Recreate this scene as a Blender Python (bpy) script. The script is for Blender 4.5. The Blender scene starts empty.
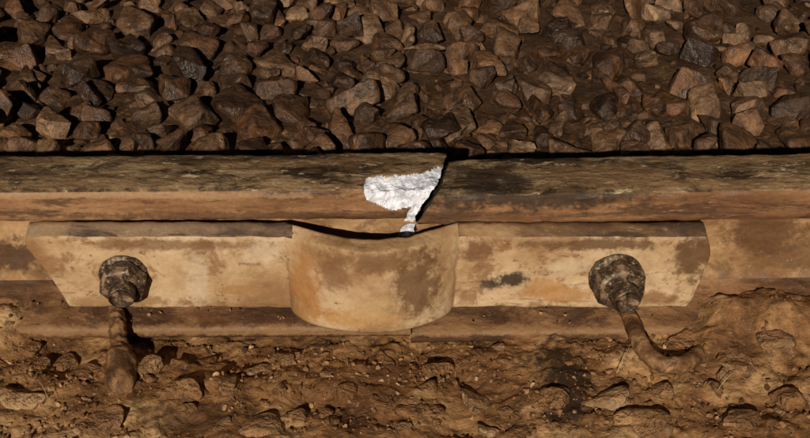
import bpy, bmesh, math, random
import numpy as np
from mathutils import Vector, noise, Matrix, Euler
random.seed(7); rng=np.random.default_rng(5)
S=bpy.context.scene
COL=S.collection
S.view_settings.view_transform='Standard'
S.view_settings.look='None'
S.view_settings.exposure=0

# ------------------------------------------------------------ materials
def M(name, ramp, scale=30, stretch=(1,1,1), dark=None, speck=None, stains=(), rough=(.5,.9),
      bump=.4, bscale=260, bdist=.0015, spec=.3, contrast=(.35,.65), island=None, dust=None, metal=0.0, grain=(.82,1.15), scratch=None):
    m=bpy.data.materials.new(name); m.use_nodes=True
    nt=m.node_tree; N=nt.nodes; L=nt.links; N.clear()
    def n(t,**k):
        x=N.new(t)
        for a,b in k.items(): setattr(x,a,b)
        return x
    def noi(vec,sc,det=5,r=.6,dist=0.0):
        x=n('ShaderNodeTexNoise'); x.inputs['Scale'].default_value=sc; x.inputs['Detail'].default_value=det
        x.inputs['Roughness'].default_value=r; x.inputs['Distortion'].default_value=dist
        L.new(vec,x.inputs['Vector']); return x.outputs['Fac']
    def rmp(fac,stops,interp='LINEAR'):
        r=n('ShaderNodeValToRGB'); cr=r.color_ramp; cr.interpolation=interp
        while len(cr.elements)<len(stops): cr.elements.new(.5)
        for e,(p,c) in zip(cr.elements,stops):
            e.position=p; e.color=(*c,1) if len(c)==3 else c
        L.new(fac,r.inputs[0]); return r.outputs[0]
    def mr(v,a,b,c=0,d=1,smooth=True):
        x=n('ShaderNodeMapRange'); x.interpolation_type='SMOOTHSTEP' if smooth else 'LINEAR'
        for i,q in zip((1,2,3,4),(a,b,c,d)): x.inputs[i].default_value=q
        L.new(v,x.inputs[0]); return x.outputs[0]
    def mat(op,a,b=None):
        x=n('ShaderNodeMath',operation=op)
        if hasattr(a,'links'): L.new(a,x.inputs[0])
        else: x.inputs[0].default_value=a
        if b is not None:
            if hasattr(b,'links'): L.new(b,x.inputs[1])
            else: x.inputs[1].default_value=b
        return x.outputs[0]
    def mix(f,a,b,mode='MIX'):
        x=n('ShaderNodeMix',data_type='RGBA',blend_type=mode)
        if hasattr(f,'links'): L.new(f,x.inputs[0])
        else: x.inputs[0].default_value=f
        for i,q in ((6,a),(7,b)):
            if hasattr(q,'links'): L.new(q,x.inputs[i])
            else: x.inputs[i].default_value=(*q,1)
        return x.outputs[2]
    tc=n('ShaderNodeTexCoord'); v0=tc.outputs['Object']
    vec=v0; rnd=None
    if island:
        oi=n('ShaderNodeObjectInfo'); ge=n('ShaderNodeNewGeometry')
        rnd=mat('FRACT',mat('ADD',oi.outputs['Random'],mat('MULTIPLY',ge.outputs['Random Per Island'],3.7)))
        vm=n('ShaderNodeVectorMath',operation='ADD'); cb=n('ShaderNodeCombineXYZ')
        L.new(mat('MULTIPLY',rnd,9.0),cb.inputs[0]); L.new(mat('MULTIPLY',rnd,5.0),cb.inputs[1])
        L.new(v0,vm.inputs[0]); L.new(cb.outputs[0],vm.inputs[1]); vec=vm.outputs[0]
    mp=n('ShaderNodeMapping'); mp.inputs['Scale'].default_value=stretch; L.new(vec,mp.inputs['Vector']); sv=mp.outputs[0]
    f=mr(noi(sv,scale,6,.62,.3),contrast[0],contrast[1])
    col=rmp(f,ramp)
    if island:
        base=rmp(rnd,island)
        col=mix(1.0,base,col,'MULTIPLY')
    if dark:
        amt,sc,c,lo,hi=dark
        d=mr(noi(sv,sc,7,.7,.6),lo,hi)
        col=mix(mat('MULTIPLY',d,amt),col,c)
    if speck:
        c,sc,lo,hi,amt=speck
        d=mr(noi(sv,sc,4,.75),lo,hi)
        col=mix(mat('MULTIPLY',d,amt),col,c)
    if scratch:
        c,amt=scratch
        mp2=n('ShaderNodeMapping'); mp2.inputs['Scale'].default_value=(.12,1,1.3); mp2.inputs['Rotation'].default_value=(0,.06,0); L.new(v0,mp2.inputs['Vector'])
        d=mat('MULTIPLY',mr(noi(mp2.outputs[0],210,3,.6),.6,.68),mr(noi(v0,14,3),.48,.6))
        col=mix(mat('MULTIPLY',d,amt),col,c)
    if stains:
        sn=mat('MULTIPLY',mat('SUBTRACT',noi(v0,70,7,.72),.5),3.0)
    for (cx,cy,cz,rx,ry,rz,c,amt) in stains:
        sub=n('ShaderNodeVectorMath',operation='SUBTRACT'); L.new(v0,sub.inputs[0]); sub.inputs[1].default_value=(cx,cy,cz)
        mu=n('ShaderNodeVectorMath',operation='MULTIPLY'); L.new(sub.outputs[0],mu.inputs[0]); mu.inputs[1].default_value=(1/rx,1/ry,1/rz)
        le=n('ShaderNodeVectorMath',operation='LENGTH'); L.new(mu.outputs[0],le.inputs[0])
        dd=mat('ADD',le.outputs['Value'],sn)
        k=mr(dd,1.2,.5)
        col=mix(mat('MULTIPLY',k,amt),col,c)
    if dust:
        c,lo,hi,amt=dust
        g2=n('ShaderNodeNewGeometry'); sx=n('ShaderNodeSeparateXYZ'); L.new(g2.outputs['Normal'],sx.inputs[0])
        k=mr(mat('ADD',sx.outputs[2],mat('MULTIPLY',mat('SUBTRACT',noi(vec,scale*1.5,6,.7),.5),1.8)),lo,hi)
        col=mix(mat('MULTIPLY',k,amt),col,c)
    gr=mr(noi(vec,bscale*.8,4,.7),.3,.7,grain[0],grain[1],False)
    cg=n('ShaderNodeCombineColor')
    for i in range(3): L.new(gr,cg.inputs[i])
    col=mix(1.0,col,cg.outputs[0],'MULTIPLY')
    bs=n('ShaderNodeBsdfPrincipled'); L.new(col,bs.inputs['Base Color'])
    L.new(mr(noi(vec,scale*2.3,4,.6),.35,.65,rough[0],rough[1]),bs.inputs['Roughness'])
    bs.inputs['Specular IOR Level'].default_value=spec
    bs.inputs['Metallic'].default_value=metal
    h=mat('ADD',noi(sv,bscale*.2,5,.6,.4),mat('MULTIPLY',noi(vec,bscale,4,.6),.3))
    bp=n('ShaderNodeBump'); bp.inputs['Strength'].default_value=bump; bp.inputs['Distance'].default_value=bdist
    L.new(h,bp.inputs['Height']); L.new(bp.outputs[0],bs.inputs['Normal'])
    o=n('ShaderNodeOutputMaterial'); L.new(bs.outputs[0],o.inputs[0])
    return m

m_top=M('rail_head_top',[(0,(.060,.034,.016)),(.5,(.16,.095,.045)),(1,(.33,.22,.115))],24,(.4,1,1),
        dark=(.85,40,(.022,.013,.008),.49,.58),speck=((.52,.41,.25),150,.56,.66,.8),bump=1,bdist=.004,rough=(.5,.9),spec=.25,
        stains=[(-.28,-.02,.156,.18,.012,.02,(.32,.20,.10),.65),(.2,.0,.156,.10,.02,.02,(.25,.145,.07),.65),(.08,-.01,.15,.05,.05,.02,(.03,.018,.010),.8),
                (.36,.03,.156,.10,.012,.02,(.26,.145,.065),.75),(-.12,.02,.156,.10,.012,.02,(.2,.11,.05),.65),(.3,-.02,.156,.14,.010,.02,(.27,.155,.07),.65),
                (-.35,.03,.156,.10,.010,.02,(.2,.115,.055),.6)])
m_side=M('rail_head_side',[(0,(.12,.052,.021)),(.5,(.21,.10,.042)),(1,(.31,.165,.075))],16,(.3,1,1.6),
        dark=(.8,38,(.06,.028,.013),.50,.61),speck=((.42,.28,.16),170,.6,.7,.5),bump=.6,bdist=.003,
        stains=[(-.30,-.034,.147,.3,.05,.004,(.36,.22,.115),.7),(.13,-.034,.148,.14,.05,.017,(.040,.024,.013),.92),(-.1,-.034,.124,.3,.05,.005,(.08,.038,.017),.7)])
m_web=M('rail_web',[(0,(.17,.085,.036)),(.45,(.29,.16,.068)),(1,(.44,.27,.13))],18,(.8,1,1),
        dark=(.6,25,(.11,.055,.024),.52,.62),speck=((.5,.36,.2),160,.6,.7,.4),bump=.5,bdist=.002,
        stains=[(.37,-.01,.09,.05,.1,.03,(.11,.05,.02),.85),(-.40,-.01,.06,.04,.1,.02,(.07,.035,.018),.9)])
m_foot=M('rail_foot',[(0,(.07,.031,.013)),(.5,(.14,.064,.027)),(1,(.26,.135,.058))],20,(.5,1,1),
        dark=(.7,32,(.04,.02,.010),.48,.59),speck=((.34,.2,.1),150,.6,.7,.5),bump=.9,bdist=.004,
        stains=[(-.2,-.068,.006,.9,.01,.006,(.27,.15,.068),.8)])
m_frac=M('fresh_fracture',[(0,(.54,.56,.62)),(.5,(.74,.76,.83)),(1,(.88,.89,.95))],90,
        speck=((.38,.39,.43),260,.58,.68,.8),bump=1,bscale=380,bdist=.003,rough=(.35,.55),spec=.5)
m_crk=M('broken_steel_edge',[(0,(.02,.016,.012)),(1,(.06,.045,.03))],80,bump=.5)
PST=[(.106,-.05,.058,.024,.05,.010,(.040,.024,.015),.95),(.086,-.05,.052,.012,.05,.007,(.05,.03,.018),.9),
                (.072,-.05,.095,.020,.05,.016,(.16,.075,.032),.9),(.29,-.05,.085,.024,.05,.028,(.11,.053,.022),.9),
                (.20,-.05,.100,.08,.05,.008,(.13,.065,.028),.9),(.16,-.05,.04,.05,.05,.01,(.36,.17,.05),.75),
                (-.02,-.085,.10,.06,.05,.012,(.17,.085,.036),.85),(.012,-.08,.07,.026,.05,.04,(.15,.075,.032),.9),
                (-.100,-.07,.06,.018,.06,.04,(.36,.16,.05),.8),(-.05,-.085,.035,.05,.05,.012,(.42,.2,.055),.7),(-.035,-.09,.045,.025,.05,.02,(.50,.33,.16),.7),
                (-.07,-.09,.085,.02,.05,.02,(.19,.095,.042),.75),
                (-.30,-.05,.030,.07,.05,.008,(.26,.135,.05),.7),(-.36,-.05,.075,.022,.05,.012,(.24,.115,.045),.7),
                (-.17,-.05,.045,.03,.05,.006,(.33,.17,.06),.7),(-.14,-.05,.09,.02,.05,.02,(.58,.44,.29),.7),(.14,-.05,.05,.02,.05,.01,(.42,.2,.06),.6),
                (-.21,-.05,.06,.014,.05,.035,(.56,.43,.29),.6),(.255,-.05,.035,.03,.05,.008,(.22,.105,.04),.8),(.17,-.05,.075,.03,.05,.010,(.55,.42,.26),.6),
                (-.24,-.05,.1,.09,.05,.007,(.17,.085,.037),.75)]
m_plate=M('fishplate_face',[(0,(.26,.14,.06)),(.4,(.41,.26,.13)),(1,(.56,.40,.235))],11,(.8,1,1),contrast=(.33,.66),
        dark=(.75,28,(.21,.10,.038),.52,.62),speck=((.13,.065,.03),85,.60,.68,.7),bump=.55,bdist=.003,rough=(.5,.85),grain=(.9,1.08),
        scratch=((.14,.075,.036),.6),stains=PST)
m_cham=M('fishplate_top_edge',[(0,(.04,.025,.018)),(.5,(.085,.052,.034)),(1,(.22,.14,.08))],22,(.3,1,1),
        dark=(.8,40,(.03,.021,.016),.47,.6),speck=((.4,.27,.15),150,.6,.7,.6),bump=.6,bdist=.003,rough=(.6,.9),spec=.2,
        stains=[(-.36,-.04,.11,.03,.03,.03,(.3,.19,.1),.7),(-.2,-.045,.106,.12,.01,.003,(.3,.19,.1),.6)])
m_cham2=M('fishplate_top_edge_brown',[(0,(.08,.042,.02)),(.5,(.17,.09,.04)),(1,(.34,.21,.10))],22,(.35,1,1),
        dark=(.85,32,(.045,.026,.015),.48,.59),speck=((.42,.3,.18),150,.6,.7,.5),bump=.7,bdist=.003,rough=(.6,.9),spec=.2)
m_nut=M('rusted_nut',[(0,(.035,.020,.012)),(.5,(.10,.058,.03)),(1,(.28,.19,.11))],75,
        dark=(.85,110,(.012,.008,.006),.47,.56),speck=((.5,.38,.26),230,.58,.66,.75),bump=.9,bdist=.002,rough=(.3,.65),spec=.5)
m_bolt=M('rusted_bolt_end',[(0,(.03,.018,.012)),(.6,(.08,.048,.027)),(1,(.28,.19,.11))],110,bump=.9,bdist=.002,rough=(.3,.6),
        speck=((.45,.33,.22),260,.6,.68,.6))
m_clip=M('rusted_clip',[(0,(.10,.045,.018)),(.5,(.21,.105,.043)),(1,(.36,.20,.09))],40,
        dark=(.7,60,(.05,.025,.012),.5,.6),bump=.9,bdist=.004)
m_mud=M('rusty_mud',[(0,(.11,.048,.019)),(.4,(.24,.115,.043)),(.75,(.345,.185,.075)),(1,(.47,.29,.135))],11,contrast=(.32,.68),
        dark=(.7,34,(.06,.028,.013),.52,.65),speck=((.50,.33,.17),170,.60,.69,.75),bump=1,bscale=150,bdist=.007,rough=(.45,.9),grain=(.72,1.22),spec=.25,
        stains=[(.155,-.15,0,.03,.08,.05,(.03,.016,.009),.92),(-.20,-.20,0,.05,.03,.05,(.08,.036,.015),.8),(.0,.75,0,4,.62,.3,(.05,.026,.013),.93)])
m_mudst=M('mud_caked_stone',[(0,(.55,.5,.46)),(1,(1.2,1.15,1.1))],1.6,
        dark=(.5,5,(.07,.034,.015),.53,.63),bump=.7,bscale=9,bdist=.05,rough=(.45,.9),spec=.25,
        island=[(0,(.29,.145,.058)),(.35,(.38,.22,.105)),(.7,(.25,.12,.045)),(1,(.45,.30,.165))],
        dust=((.30,.155,.062),.6,1.2,.8))
ISL=[(0,(.045,.026,.015)),(.12,(.125,.066,.033)),(.25,(.20,.098,.043)),(.36,(.07,.040,.023)),(.5,(.24,.14,.073)),(.62,(.11,.052,.024)),(.75,(.28,.18,.105)),(.87,(.16,.076,.033)),(1,(.085,.047,.026))]
m_stone=M('ballast_stone',[(0,(.42,.38,.35)),(.5,(.82,.79,.75)),(1,(1.3,1.25,1.15))],1.8,
        dark=(.7,3.2,(.045,.024,.013),.51,.65),speck=((.34,.24,.15),13,.6,.7,.4),bump=.4,bscale=12,bdist=.04,rough=(.35,.75),spec=.4,
        island=ISL,dust=((.13,.064,.028),.6,1.3,.75))
m_dimmed=M('dimmed_ballast_stone',[(0,(.3,.26,.23)),(.5,(.55,.5,.46)),(1,(.9,.84,.77))],1.8,  # darker copy of the ballast stone, light falloff painted into its colours
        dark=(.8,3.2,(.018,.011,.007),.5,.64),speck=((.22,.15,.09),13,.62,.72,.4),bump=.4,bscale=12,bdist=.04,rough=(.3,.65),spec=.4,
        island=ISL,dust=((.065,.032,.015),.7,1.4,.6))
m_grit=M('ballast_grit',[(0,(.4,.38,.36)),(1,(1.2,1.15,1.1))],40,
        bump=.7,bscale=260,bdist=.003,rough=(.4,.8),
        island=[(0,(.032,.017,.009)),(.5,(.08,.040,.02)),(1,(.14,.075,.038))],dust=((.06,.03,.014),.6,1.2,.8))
m_fgrit=M('mud_grit',[(0,(.5,.47,.44)),(1,(1.2,1.15,1.1))],40,
        bump=.7,bscale=300,bdist=.003,rough=(.5,.9),
        island=[(0,(.11,.05,.02)),(.6,(.26,.13,.052)),(.9,(.35,.20,.095)),(1,(.46,.31,.17))])
m_straw=M('dry_straw',[(0,(.30,.2,.09)),(1,(.5,.38,.2))],60,bump=.2)

# ------------------------------------------------------------ helpers
def fb(x,y,z,sc,o=4,sd=0.0):
    return noise.fractal(Vector((x*sc+sd,y*sc+sd*1.7,z*sc-sd)),1.0,2.0,o)
def mkobj(name,verts,faces,mats,fm=None,parent=None,smooth=True):
    me=bpy.data.meshes.new(name); me.from_pydata([tuple(v) for v in verts],[],faces); 
    for m in mats: me.materials.append(m)
    if fm is not None: me.polygons.foreach_set('material_index',fm)
    me.polygons.foreach_set('use_smooth',[smooth]*len(me.polygons)); me.update()
    ob=bpy.data.objects.new(name,me); COL.objects.link(ob)
    if parent: ob.parent=parent
    return ob
def fixn(ob):
    bm=bmesh.new(); bm.from_mesh(ob.data); bmesh.ops.recalc_face_normals(bm,faces=bm.faces); bm.to_mesh(ob.data); bm.free()
def resample(pts,step,closed=True):
    out=[]; n=len(pts)
    for i in range(n if closed else n-1):
        a=Vector(pts[i]); b=Vector(pts[(i+1)%n])
        st=step(a) if callable(step) else step
        k=max(1,int(round((b-a).length/st)))
        for j in range(k): out.append(a.lerp(b,j/k))
    return out
def inpoly(x,y,P):
    c=False;j=len(P)-1
    for i in range(len(P)):
        if (P[i][1]>y)!=(P[j][1]>y) and x<(P[j][0]-P[i][0])*(y-P[i][1])/(P[j][1]-P[i][1])+P[i][0]: c=not c
        j=i
    return c
def edist(x,y,P):
    d=9; p=Vector((x,y))
    for i in range(len(P)):
        a=Vector(P[i]); b=Vector(P[(i+1)%len(P)]); ab=b-a
        t=max(0,min(1,(p-a).dot(ab)/ab.dot(ab))); d=min(d,(p-a-ab*t).length)
    return d

# ------------------------------------------------------------ rails
HB=.0095
half=[(0,.1565),(.015,.1563),(.026,.1555),(.0310,.1538),(.0330,.1505),(.0335,.147),(.0338,.124),(.0325,.1205),
      (.029,.1195),(.012,.1130),(.0095,.108),(.0085,.098),(.0080,.060),(.0090,.042),(.014,.032),(.024,.0255),(.045,.018),(.066,.0115),(.068,.0095),(.068,.0)]
prof=[(-y,z) for y,z in half]+[(y+(HB if (z>.118 and y>.01) else 0),z) for y,z in reversed(half[1:])]
P2=resample(prof,lambda a:.0012 if (a.y>.075 and a.x<.02) else .003)
def crackx(y,z):
    if z>.12: 
        b=.045-(.042-y)*.20-(.1565-z)*.55
    else: b=.009+(z-.06)*.05
    return b+.0022*noise.noise(Vector((y*110,z*110,1.3)))+.0010*noise.noise(Vector((y*400,z*400,5)))
Z0,Y0=.12,-.0335
def px(L): return [((a-405)/1000*.99,(219-b)/1000) for a,b in L]
POLY=[px([(363,186),(365,180),(371,177),(381,176),(388,177),(396,174),(406,175),(414,173),(422,174),(428,170),(440,165),(452,165),(446,182),(445,192),(440,200),(427,206),(420,209),(417,216),(412,223),(404,222),(407,214),(411,208),(402,209),(392,211),(383,208),(376,204),(367,201),(364,193)]),
      px([(396,237),(403,226),(410,224),(432,220),(430,240)])]
def build_rail(name,side):
    if side<0:
        us=[-4,-2,-1.2,-.8,-.6]+list(np.arange(-.52,-.08,.0045))+list(np.arange(-.08,.0451,.0011))
    else:
        us=list(np.arange(.045,.10,.0022))+list(np.arange(.10,.53,.0045))+[.6,.8,1.2,2,4]
    V=[];F=[];fm=[];np_=len(P2); frac=set()
    norms=[]
    for i in range(np_):
        t=(P2[(i+1)%np_]-P2[i-1]).normalized(); norms.append(Vector((t.y,-t.x)))
    top=max(range(np_),key=lambda i:P2[i].y)
    if norms[top].y<0: norms=[-n for n in norms]
    for ui,u in enumerate(us):
        for i,p in enumerate(P2):
            y,z=p
            if side<0:
                w=max(0,(u+.10)/.145)**2 if u>-.1 else 0
                x=u+w*(crackx(y,z)-.045)
            else:
                w=max(0,1-(u-.045)/.12)**2 if u<.165 else 0
                x=u+w*(crackx(y,z)+(.0018 if z>.11 else .0008)-.045)
            n2=norms[i]
            d=.0008*fb(x,y,z,45,4)+.0004*fb(x*.4,y,z,190,3)
            if z>.150: d+=.0012*fb(x*.5,y,z,60,4,3)
            if z>.115: d+=.0009*fb(x,y,z,9,3,6)
            if side>0 and z>.12: d-=.002*max(0,1-(u-.045)/.02)
            q=(z-Z0)*.848+(y-Y0)*.53; isf=False
            if side<0 and y<.03 and z>.06 and u>-.06:
                jx=.0014*noise.noise(Vector((x*150,q*150,2))); jq=.0014*noise.noise(Vector((x*150,q*150,9)))
                for Pn in POLY:
                    if inpoly(x+jx,q+jq,Pn):
                        e=min(1,edist(x+jx,q+jq,Pn)/.010)
                        d+= -.0010-.0048*e**.8*(.6+.9*fb(x,y,z,38,3,6))+.0022*fb(x,y,z,100,4)*e+.0006*fb(x,y,z,400,2)
                        isf=True
            yy=y+n2.x*d; zz=z+n2.y*d
            if side<0: zz+=.008*x if abs(x)<1 else .008*math.copysign(1,x)
            else: zz+= -.0080+.022*(min(x,.5)-.04)
            if isf: frac.add(len(V))
            V.append((x,yy,zz))
    for a in range(len(us)-1):
        for i in range(np_):
            j=(i+1)%np_
            F.append((a*np_+i,a*np_+j,(a+1)*np_+j,(a+1)*np_+i))
            y,z=(P2[i]+P2[j])/2
            k=0 if (z>.1525) else 1 if z>.1188 else 2 if z>.034 else 3
            fm.append(k)
    F.append(tuple(range(np_))); fm.append(4)
    F.append(tuple(reversed([(len(us)-1)*np_+i for i in range(np_)]))); fm.append(4)
    F1=[];m1=[];F2=[]
    for f,k in zip(F,fm):
        if k<4 and sum(v in frac for v in f)>=3: F2.append(f)
        else: F1.append(f); m1.append(k)
    ob=mkobj(name,V,F1,[m_top,m_side,m_web,m_foot,m_crk],m1)
    if F2:
        used=sorted({v for f in F2 for v in f}); mp={v:i for i,v in enumerate(used)}
        fr=mkobj('fracture_surface',[V[v] for v in used],[tuple(mp[v] for v in f) for f in F2],[m_frac],parent=ob)
        fr['label']='bright white granular freshly broken steel surface'
    fixn(ob)
    return ob
rl=build_rail('steel_rail',-1); rl['category']='rail'; rl['label']='rusty steel rail with broken head and bright white fracture'
rr=build_rail('steel_rail',1); rr['category']='rail'; rr['label']='rusty steel rail sunk slightly lower at the crack'

# ------------------------------------------------------------ fishplate
def build_plate():
    ZB=.0215
    sec=[(-.0348,.1175),(-.0395,.1178),(-.0425,.1160),(-.0485,.1085),(-.0500,.1060),(-.0502,.1000),(-.0502,ZB+.008),(-.0495,ZB+.0025),(-.0465,ZB),
         (-.036,ZB),(-.030,.034),(-.030,.100)]
    PS=resample(sec,.0022); n=len(PS)
    us=np.arange(0,1.00001,1/460); V=[];F=[];fm=[]
    bc,hw=-.0335,.0830
    for u in us:
        for y,z in PS:
            zr=max(0,min(1,(z-ZB)/.094))
            xl=-.379+.035*max(0,(.095-z)/.072)**.8 if z<.095 else -.379+ .003*(z-.095)/.02
            xr=.305-.014*max(0,(.085-z)/.06)**1.2 if z<.085 else .305-.006*((z-.085)/.03)**2
            x=xl+(xr-xl)*u
            v=(x-bc)/(hw*(1.0+.05*zr))
            if abs(v)<1:
                e=(1-abs(v)**2.0)**.58; c=(math.cos(math.pi*abs(v)**1.15)*.5+.5)**.8
                prof_=e*(1-zr)+(.25*e+.75*c)*zr
                Pm=.037*(1-zr)**.6+.031*(1-(1-zr)**.6)
                p=Pm*prof_
                p+=.003*math.sin(math.pi*zr)*e
            else: prof_=0; p=0
            dz=0
            if z>.10 and y<-.04: dz+=(.1165-z)*.75*min(1,prof_*1.5) 
            if z<ZB+.024: dz-=.006*prof_*(1-(z-ZB)/.024)
            # small nick in the rim where the crack meets the plate
            if z>.09: dz-=.0022*math.exp(-((x-.002)/.006)**2)
            outer = y<-.0345
            d=.0009*fb(x,0,z,30,4,7)+.0005*fb(x,y,z,120,4,2)+.0012*fb(x,y,z,10,2,4)
            edge=1 if z<.105 and z>.03 else .6
            yy=y-p-(d*edge if outer else 0)
            if not outer and z<.1: yy=y-p*.9
            zz=z+dz+(.0014*fb(x,0,z,35,4,9))
            V.append((x+.0014*fb(z,0,x*.01,60,3,u>.5),yy,zz))
    for a in range(len(us)-1):
        for i in range(n):
            j=(i+1)%n
            F.append((a*n+i,a*n+j,(a+1)*n+j,(a+1)*n+i))
            y,z=(PS[i]+PS[j])/2
            x=V[a*n+i][0]
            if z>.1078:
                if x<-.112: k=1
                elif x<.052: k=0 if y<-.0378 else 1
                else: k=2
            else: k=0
            fm.append(k)
    F.append(tuple(range(n)));fm.append(2);F.append(tuple(reversed([(len(us)-1)*n+i for i in range(n)])));fm.append(2)
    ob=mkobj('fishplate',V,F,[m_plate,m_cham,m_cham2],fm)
    fixn(ob)
    return ob
fp=build_plate(); fp['category']='fishplate'; fp['label']='long rusty tan fishplate with bulged middle bolted against the rail'

# ------------------------------------------------------------ bolts
def prism(radfun,y0,y1,nr,ny,cham,seed,amp,mat_,name,parent,rot=0.0,thread=False,hollow=0.0):
    V=[];F=[]
    def ring(y,rs):
        st=len(V)
        for i in range(nr):
            a=2*math.pi*i/nr; r=radfun(a)*rs
            x=r*math.cos(a+rot); z=r*math.sin(a+rot)
            d=amp*fb(x,y,z,110,4,seed)+amp*.4*fb(x,y,z,300,3,seed)
            V.append((x*(1+d/max(r,.004)),y+d*.5,z*(1+d/max(r,.004))))
        return st
    yy=np.linspace(0,1,ny)
    seq=[]
    for k in (0.02,.35,.65,.85): seq.append((y0,k))
    for t in yy:
        y=y0+(y1-y0)*t; c=1
        ed=min(t,1-t)*abs(y1-y0)
        if ed<cham: c=1-(.10)*(1-ed/cham)**1.5
        if thread: c*=1-.08*(.5+.5*math.cos(t*abs(y1-y0)/.0028*2*math.pi))
        seq.append((y,c))
    for k in (.85,.65,.35,.02): seq.append((y1+hollow*(1-k),k))
    st=[ring(y,c) for y,c in seq]
    for a,b in zip(st[:-1],st[1:]):
        for i in range(nr):
            j=(i+1)%nr; F.append((a+i,a+j,b+j,b+i))
    F.append(tuple(range(st[0],st[0]+nr))); F.append(tuple(reversed(range(st[-1],st[-1]+nr))))
    ob=mkobj(name,V,F,[mat_],parent=parent)
    fixn(ob)
    return ob
def hexr(R):
    ap=R*math.cos(math.pi/6)
    def f(a):
        b=(a%(math.pi/3))-math.pi/6
        return min(ap/math.cos(b),R*.985)
    return f
def bolt(x,z,seed,rot,label,sc=1.0,tilt=0.0):
    e=bpy.data.objects.new('track_bolt',None); COL.objects.link(e); e.location=(x,-.0505,z); e.empty_display_size=.02
    e.scale=(sc,sc,sc); e.rotation_euler=(math.radians(5),0,tilt)
    e['category']='bolt'; e['label']=label; e['group']='bolts through the fishplate'
    prism(lambda a:.0258+.0005*math.sin(3*a+seed),.003,-.0045,72,5,.002,seed,.0009,m_nut,'washer',e)
    prism(hexr(.0258),-.0045,-.0235,120,14,.0032,seed+3,.0006,m_nut,'nut',e,rot)
    prism(lambda a:.0138,.0,-.0395,48,44,.003,seed+6,.0006,m_bolt,'bolt_shank',e,0,thread=True,hollow=.002)
    return e
bolt(-.2845,.064,1,.2,'dark rusted hexagonal nut and bolt with flaking crust',.96,math.radians(6))
bolt(.2125,.063,20,.55,'larger crusted rusty nut and bolt end, nearly black',1.08,math.radians(10))

# ------------------------------------------------------------ ground
def gh(x,y):
    h=0
    if y<.05:
        h=-.014
        r=max(0,min(1,(x-.27)/.07)); r=r*r*(3-2*r)
        k=math.exp(-((y+.045)/.045)**2)
        h+=r*.044*k
        r2=max(0,min(1,(x-.03)/.10))
        h+=r2*.017*math.exp(-((y+.095)/.04)**2)
        l=max(0,min(1,(-.36-x)/.05)); h+=l*.034*math.exp(-((y+.05)/.05)**2)
        h+=.016*max(0,min(1,(-.09-y)/.06))
    else: h=-.02+.020*max(0,min(1,(y-.07)/.04))
    if abs(x)<1.2 and -.8<y<1.6:
        h+=.009*fb(x,y,0,9,3,1)
        h+=.0048*fb(x,y,0,28,4,8)
        c=fb(x,y,0,45,2,12); h+=.003*max(0,c)
        h+=.0020*fb(x,y,0,90,4,4)+.0011*fb(x,y,0,230,2,5)
    return h
def axis(lo,hi,step,far):
    a=list(np.arange(lo,hi+1e-9,step)); s=step; l=lo; r=hi; L=[];R=[]
    while l>-far: s*=1.3; l-=s; L.append(l)
    s=step
    while r<far: s*=1.3; r+=s; R.append(r)
    return list(reversed(L))+a+R
gx=axis(-.50,.50,.0030,60)
gy=axis(-.32,-.02,.0028,60)
gy=[y for y in gy if y<=-.02]+list(np.arange(-.01,1.0,.012))+[y for y in gy if y>1.0]
V=[];F=[]
for y in gy:
    for x in gx: V.append((x,y,gh(x,y)))
nx=len(gx)
for j in range(len(gy)-1):
    for i in range(nx-1): F.append((j*nx+i,j*nx+i+1,(j+1)*nx+i+1,(j+1)*nx+i))
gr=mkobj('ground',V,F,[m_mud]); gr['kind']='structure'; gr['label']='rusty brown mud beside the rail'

# ------------------------------------------------------------ stones
def stone_mesh(seed,detail=2,npts=13,name='stone'):
    r=random.Random(seed); bm=bmesh.new()
    ax=Vector((r.uniform(.8,1.1),r.uniform(.62,.95),r.uniform(.42,.72)))
    for i in range(npts):
        v=Vector((r.gauss(0,1),r.gauss(0,1),r.gauss(0,1))).normalized()
        p=.6
        v=Vector([math.copysign(abs(c)**p,c) for c in v])*r.uniform(.75,1)
        v=Vector((v.x*ax.x,v.y*ax.y,v.z*ax.z))*.5
        bm.verts.new(v)
    res=bmesh.ops.convex_hull(bm,input=bm.verts)
    bmesh.ops.delete(bm,geom=[g for g in res['geom_interior'] if isinstance(g,bmesh.types.BMVert)],context='VERTS')
    loose=[v for v in bm.verts if not v.link_faces]; bmesh.ops.delete(bm,geom=loose,context='VERTS')
    bmesh.ops.dissolve_limit(bm,angle_limit=.12,verts=bm.verts,edges=bm.edges)
    bmesh.ops.bevel(bm,geom=bm.edges[:],offset=.05 if detail>1 else .03,segments=2 if detail>1 else 1,profile=.6,affect='EDGES',clamp_overlap=True)
    bmesh.ops.triangulate(bm,faces=bm.faces)
    for it in range(detail+1):
        es=[e for e in bm.edges if e.calc_length()>(.12 if detail>1 else .3)]
        if es: bmesh.ops.subdivide_edges(bm,edges=es,cuts=1); bmesh.ops.triangulate(bm,faces=bm.faces)
    if detail>1:
        bmesh.ops.smooth_vert(bm,verts=bm.verts,factor=.5,use_axis_x=True,use_axis_y=True,use_axis_z=True)
        bm.normal_update()
        for v in bm.verts:
            n=v.normal.copy()
            v.co+=n*(.045*fb(*v.co,2.8,4,seed)+.012*fb(*v.co,10,3,seed))
    bmesh.ops.recalc_face_normals(bm,faces=bm.faces)
    me=bpy.data.meshes.new(name); bm.to_mesh(me); bm.free()
    me.polygons.foreach_set('use_smooth',[True]*len(me.polygons))
    co=np.empty(len(me.vertices)*3); me.vertices.foreach_get('co',co)
    return me,co.reshape(-1,3)
STN=[stone_mesh(100+i,2,random.randint(10,18)) for i in range(24)]
LOW=[stone_mesh(300+i,1,11) for i in range(8)]
DIMMED=[]
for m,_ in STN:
    w_=m.copy(); m.materials.append(m_stone); w_.materials.append(m_dimmed); DIMMED.append(w_)
CS=.006; X0,X1,YA,YB=-1.3,1.3,.02,1.9
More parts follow.
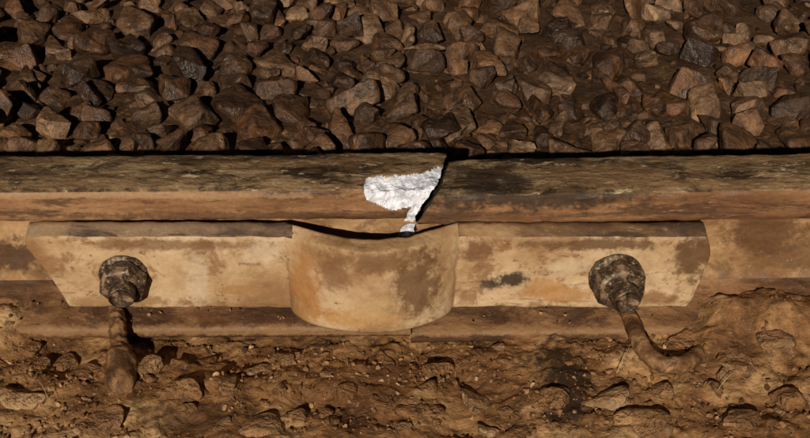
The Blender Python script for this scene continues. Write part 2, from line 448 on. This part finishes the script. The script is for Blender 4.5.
HW,HH=int((X1-X0)/CS),int((YB-YA)/CS)
H=np.zeros((HW,HH))
for i in range(0,HW,2):
    for j in range(0,HH,2): H[i:i+2,j:j+2]=gh(X0+i*CS,YA+j*CS)
def drop(co,R,sc,x,y,commit=True,sink=.006):
    w=(co*sc)@R.T
    ix=((w[:,0]+x-X0)/CS).astype(int); iy=((w[:,1]+y-YA)/CS).astype(int)
    ok=(ix>=0)&(ix<HW)&(iy>=0)&(iy<HH); ix=ix[ok]; iy=iy[ok]; wz=w[ok,2]
    if len(wz)==0: return None
    low=wz<0
    z=np.max((H[ix,iy]-wz)[low]) if low.any() else 0
    z-=sink
    if commit: np.maximum.at(H,(ix,iy),wz+z)
    return z
def R3(e): return np.array(e.to_matrix())
lowpolys=[[tuple(p.vertices) for p in m.polygons] for m,_ in LOW]
VV=[];FF=[];tot=0
def add(k,R,sc,loc):
    global tot
    co=LOW[k][1]; VV.append((co*sc)@R.T+np.array(loc)); FF.extend([tuple(v+tot for v in p) for p in lowpolys[k]]); tot+=len(co)
for i in range(1900):
    k=random.randrange(8); e=Euler((random.uniform(-.5,.5),random.uniform(-.5,.5),random.uniform(0,6.28))); R=R3(e)
    x=random.uniform(-.95,.95); y=random.uniform(.12,1.2); sc=random.uniform(.012,.036)
    z=drop(LOW[k][1],R,sc,x,y,sink=sc*.3)
    if z is None or z>.03: continue
    add(k,R,sc,(x,y,z))
def visx(y): return .42+.25*y
cnt=0; tries=0
while cnt<300 and tries<5000:
    tries+=1
    k=random.randrange(len(STN)); me,co=STN[k]
    sc=random.choice([.040,.046,.052,.058,.064,.05,.058,.044,.072])*random.uniform(.9,1.12)
    if cnt<70: sc=random.uniform(.062,.088)
    e=Euler((random.uniform(-.5,.5),random.uniform(-.5,.5),random.uniform(0,6.28))); R=R3(e)
    best=None
    for c in range(18):
        y=.16+(.80-.16)*random.random(); x=random.uniform(-1,1)*visx(y)
        z=drop(co,R,sc,x,y,False)
        if z is None: continue
        if best is None or z<best[0]: best=(z,x,y)
    _,x,y=best
    z=drop(co,R,sc,x,y,True,sink=sc*.16)
    if z>.075 : continue
    dimmed=noise.noise(Vector((x*3.1+4,y*3.1,1)))+.6*noise.noise(Vector((x*11,y*11,4)))+ .28*(y>.48)*(abs(x)>.2)+.06*(y>.55) >.03  # dark copies by noise, more at far back and corners as painted light falloff
    o=bpy.data.objects.new('ballast_stone',DIMMED[k] if dimmed else me); COL.objects.link(o)
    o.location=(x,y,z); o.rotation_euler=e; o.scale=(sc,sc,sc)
    o['category']='stone'; o['label']='ballast stone coloured darker for fading light, in the track bed' if dimmed else 'dusty reddish brown angular ballast stone in track bed'; o['group']='ballast stones of the track bed'
    cnt+=1
print('stones',cnt,'maxH',H.max())
for i in range(1500):
    k=random.randrange(8); e=Euler((random.uniform(-.6,.6),random.uniform(-.6,.6),random.uniform(0,6.28))); R=R3(e)
    x=random.uniform(-1.25,1.25); y=random.uniform(.1,1.85); sc=random.uniform(.045,.08)
    if abs(x)<visx(y)+.02 and .13<y<.84: continue
    z=drop(LOW[k][1],R,sc,x,y,sink=.01)
    if z is None or z>.06: continue
    add(k,R,sc,(x,y,z))
bl=mkobj('ballast_gravel',np.vstack(VV),FF,[m_grit]); bl['kind']='stuff'; bl['label']='dark gravel filling between the ballast stones'
for p in bl.data.polygons: p.use_smooth=False

FST=[]
for i in range(10):
    me,co=stone_mesh(500+i,2,random.randint(11,18),'mud_stone'); me.materials.append(m_mudst); FST.append((me,co))
def scr(ix,iy,z=0.0):
    s=(219-iy)/1000; cam=Vector((0,-.0335-1.3*math.cos(math.radians(32)),.12+1.3*math.sin(math.radians(32))))
    f=Vector((0,math.cos(math.radians(32)),-math.sin(math.radians(32)))); u=Vector((0,math.sin(math.radians(32)),math.cos(math.radians(32))))
    d=f*1.3+Vector(((ix-405)/1000,0,0))+u*s; t=(z-cam.z)/d.z; p=cam+d*t; return p.x,p.y
front=[(86,372,.05),(60,352,.04),(150,372,.035),(262,368,.055),(282,352,.032),(232,392,.04),(600,398,.065),(690,350,.062),(735,368,.05),
       (440,372,.045),(470,398,.05),(510,360,.035),(570,362,.03),(390,352,.035),(345,396,.045),(180,400,.05),(28,398,.06),(775,352,.05),
       (660,392,.035),(550,405,.04),(790,405,.05),(320,350,.03),(420,420,.06),(100,425,.06),(260,428,.05),(640,430,.07),(740,425,.05),(520,432,.04),(30,345,.035),(715,392,.03),(205,352,.028),(480,348,.025)]
for i in range(34): front.append((random.uniform(5,805),random.uniform(345,436),random.uniform(.014,.03)))
for ix,iy,sc in front:
    x,y=scr(ix,iy); me,co=random.choice(FST)
    o=bpy.data.objects.new('mud_caked_stone',me); COL.objects.link(o)
    o.rotation_euler=(random.uniform(-.4,.4),random.uniform(-.4,.4),random.uniform(0,6.28)); o.scale=(sc,sc,sc*.8)
    o.location=(x,y,gh(x,y)-sc*.03)
    o['category']='stone'; o['label']='brown stone caked with rusty mud, half sunk in ground'; o['group']='muddy stones beside the rail'
VV=[];FF=[];tot=0
for i in range(6500):
    k=random.randrange(8); e=Euler([random.uniform(0,6.28) for _ in range(3)]); R=R3(e)
    x=random.uniform(-.46,.46); y=random.uniform(-.30,-.062); sc=.002+.010*random.random()**3
    if noise.noise(Vector((x*14,y*14,3)))<-.12: continue
    add(k,R,sc,(x,y,gh(x,y)-sc*.08))
for i in range(130):
    k=random.randrange(8); e=Euler([random.uniform(0,6.28) for _ in range(3)]); R=R3(e)
    x=random.uniform(-.5,.5); y=random.uniform(-.064,-.035); sc=.0015+.004*random.random()**2
    zf=.0115+(.066+y)*.31
    add(k,R,sc,(x,y,max(zf,gh(x,y))+sc*.2))
g2=mkobj('grit',np.vstack(VV),FF,[m_fgrit]); g2['kind']='stuff'; g2['label']='small brown grit scattered on the mud'
for p in g2.data.polygons: p.use_smooth=False

# ------------------------------------------------------------ tubes: clips and straws
def tube(name,pts,rad,mat_,seg=14,amp=.0008,sub=8,parent=None):
    P=[Vector(p) for p in pts]; C=[];RR=[]
    rs=rad if isinstance(rad,(list,tuple)) else [rad]*len(P)
    for i in range(len(P)-1):
        p0=P[max(i-1,0)];p1=P[i];p2=P[i+1];p3=P[min(i+2,len(P)-1)]
        for k in range(sub):
            t=k/sub
            C.append(.5*((2*p1)+(p2-p0)*t+(2*p0-5*p1+4*p2-p3)*t*t+(3*p1-p0-3*p2+p3)*t**3)); RR.append(rs[i]*(1-t)+rs[i+1]*t)
    C.append(P[-1]); RR.append(rs[-1]); V=[];F=[]
    up=Vector((.13,.21,.97)).normalized()
    for i,c in enumerate(C):
        t=(C[min(i+1,len(C)-1)]-C[max(i-1,0)]).normalized(); a=t.cross(up).normalized(); b=a.cross(t)
        for k in range(seg):
            an=2*math.pi*k/seg; r=RR[i]
            p=c+(a*math.cos(an)+b*math.sin(an))*r
            d=amp*fb(*p,120,4,2); p=p+(p-c).normalized()*d; V.append(p)
    n=len(C)
    for i in range(n-1):
        for k in range(seg):
            j=(k+1)%seg; F.append((i*seg+k,i*seg+j,(i+1)*seg+j,(i+1)*seg+k))
    F.append(tuple(reversed(range(seg)))); F.append(tuple(range((n-1)*seg,n*seg)))
    o=mkobj(name,V,F,[mat_],parent=parent)
    fixn(o)
    return o
def S3(ix,iy,z): x,y=scr(ix,iy,z); return (x,y,z)
c1=tube('rail_clip',[S3(624,308,.014),S3(630,319,.018),S3(635,331,.020),S3(641,345,.020),S3(654,360,.018),S3(673,366,.015),S3(692,360,.010),S3(704,346,-.006)],[.007,.0082,.0088,.0088,.0088,.0088,.0088,.008],m_clip,seg=24,amp=.0014)
c1['category']='rail clip'; c1['label']='bent rusty steel rail clip curling into the mud'; c1['group']='rail clips'
c2=tube('rail_clip',[S3(114,310,.014),S3(117,320,.018),S3(118,332,.016),S3(119,346,.010),S3(120,358,.008),S3(121,372,.007),S3(121,388,.004),S3(117,402,-.010)],[.0065,.0085,.0085,.009,.014,.015,.014,.012],m_clip,seg=28,amp=.0032)
c2['category']='rail clip'; c2['label']='straight muddy rusted clip arm pressing on the rail foot'; c2['group']='rail clips'
def straw(a,b,bend,r=.0004):
    p0=Vector(a);p1=Vector(b);m=(p0+p1)/2+Vector(bend)
    o=tube('dry_grass_stem',[p0,p0.lerp(m,.55)+Vector((0,0,.002)),m,m.lerp(p1,.5),p1],[r,r,r*.9,r*.7,r*.4],m_straw,seg=6,amp=.0001,sub=4)
    o['category']='grass stem'; o['label']='thin pale dry grass stem lying on the mud'; o['group']='dry grass stems'
for q in [((616,378),(630,356),(.002,0,.006)),((716,396),(742,380),(0,0,.006)),((40,392),(52,412),(0,0,.006))]:
    (a,b),(c,d),bd=q
    x,y=scr(a,b);x2,y2=scr(c,d)
    straw((x,y,gh(x,y)+.006),(x2,y2,gh(x2,y2)+.010),bd)

# ------------------------------------------------------------ light, world, camera
EL=math.radians(27.4); AZ=math.radians(-9)
dirv=Vector((math.sin(AZ)*math.cos(EL),-math.cos(AZ)*math.cos(EL),math.sin(EL)))
sd=bpy.data.lights.new('torch_like_sun','SUN'); sd.energy=3.9; sd.angle=math.radians(.6); sd.color=(1,.90,.77)
so=bpy.data.objects.new('sun',sd); COL.objects.link(so); so.rotation_euler=dirv.to_track_quat('Z','Y').to_euler()
w=bpy.data.worlds.new('World'); S.world=w; w.use_nodes=True; nt=w.node_tree
bg=nt.nodes['Background']; sk=nt.nodes.new('ShaderNodeTexSky'); sk.sky_type='NISHITA'; sk.sun_disc=False
sk.sun_elevation=EL; sk.sun_rotation=math.pi+AZ; nt.links.new(sk.outputs[0],bg.inputs[0]); bg.inputs[1].default_value=.0035
cd=bpy.data.cameras.new('camera'); co_=bpy.data.objects.new('camera',cd); COL.objects.link(co_)
T=Vector((0,-.0335,.12)); a=math.radians(32); co_.location=T+Vector((0,-math.cos(a),math.sin(a)))*1.3
co_.rotation_euler=(T-co_.location).to_track_quat('-Z','Y').to_euler()
cd.sensor_width=36; cd.lens=36*1.3/.81; cd.clip_end=500; cd.clip_start=.02
S.camera=co_
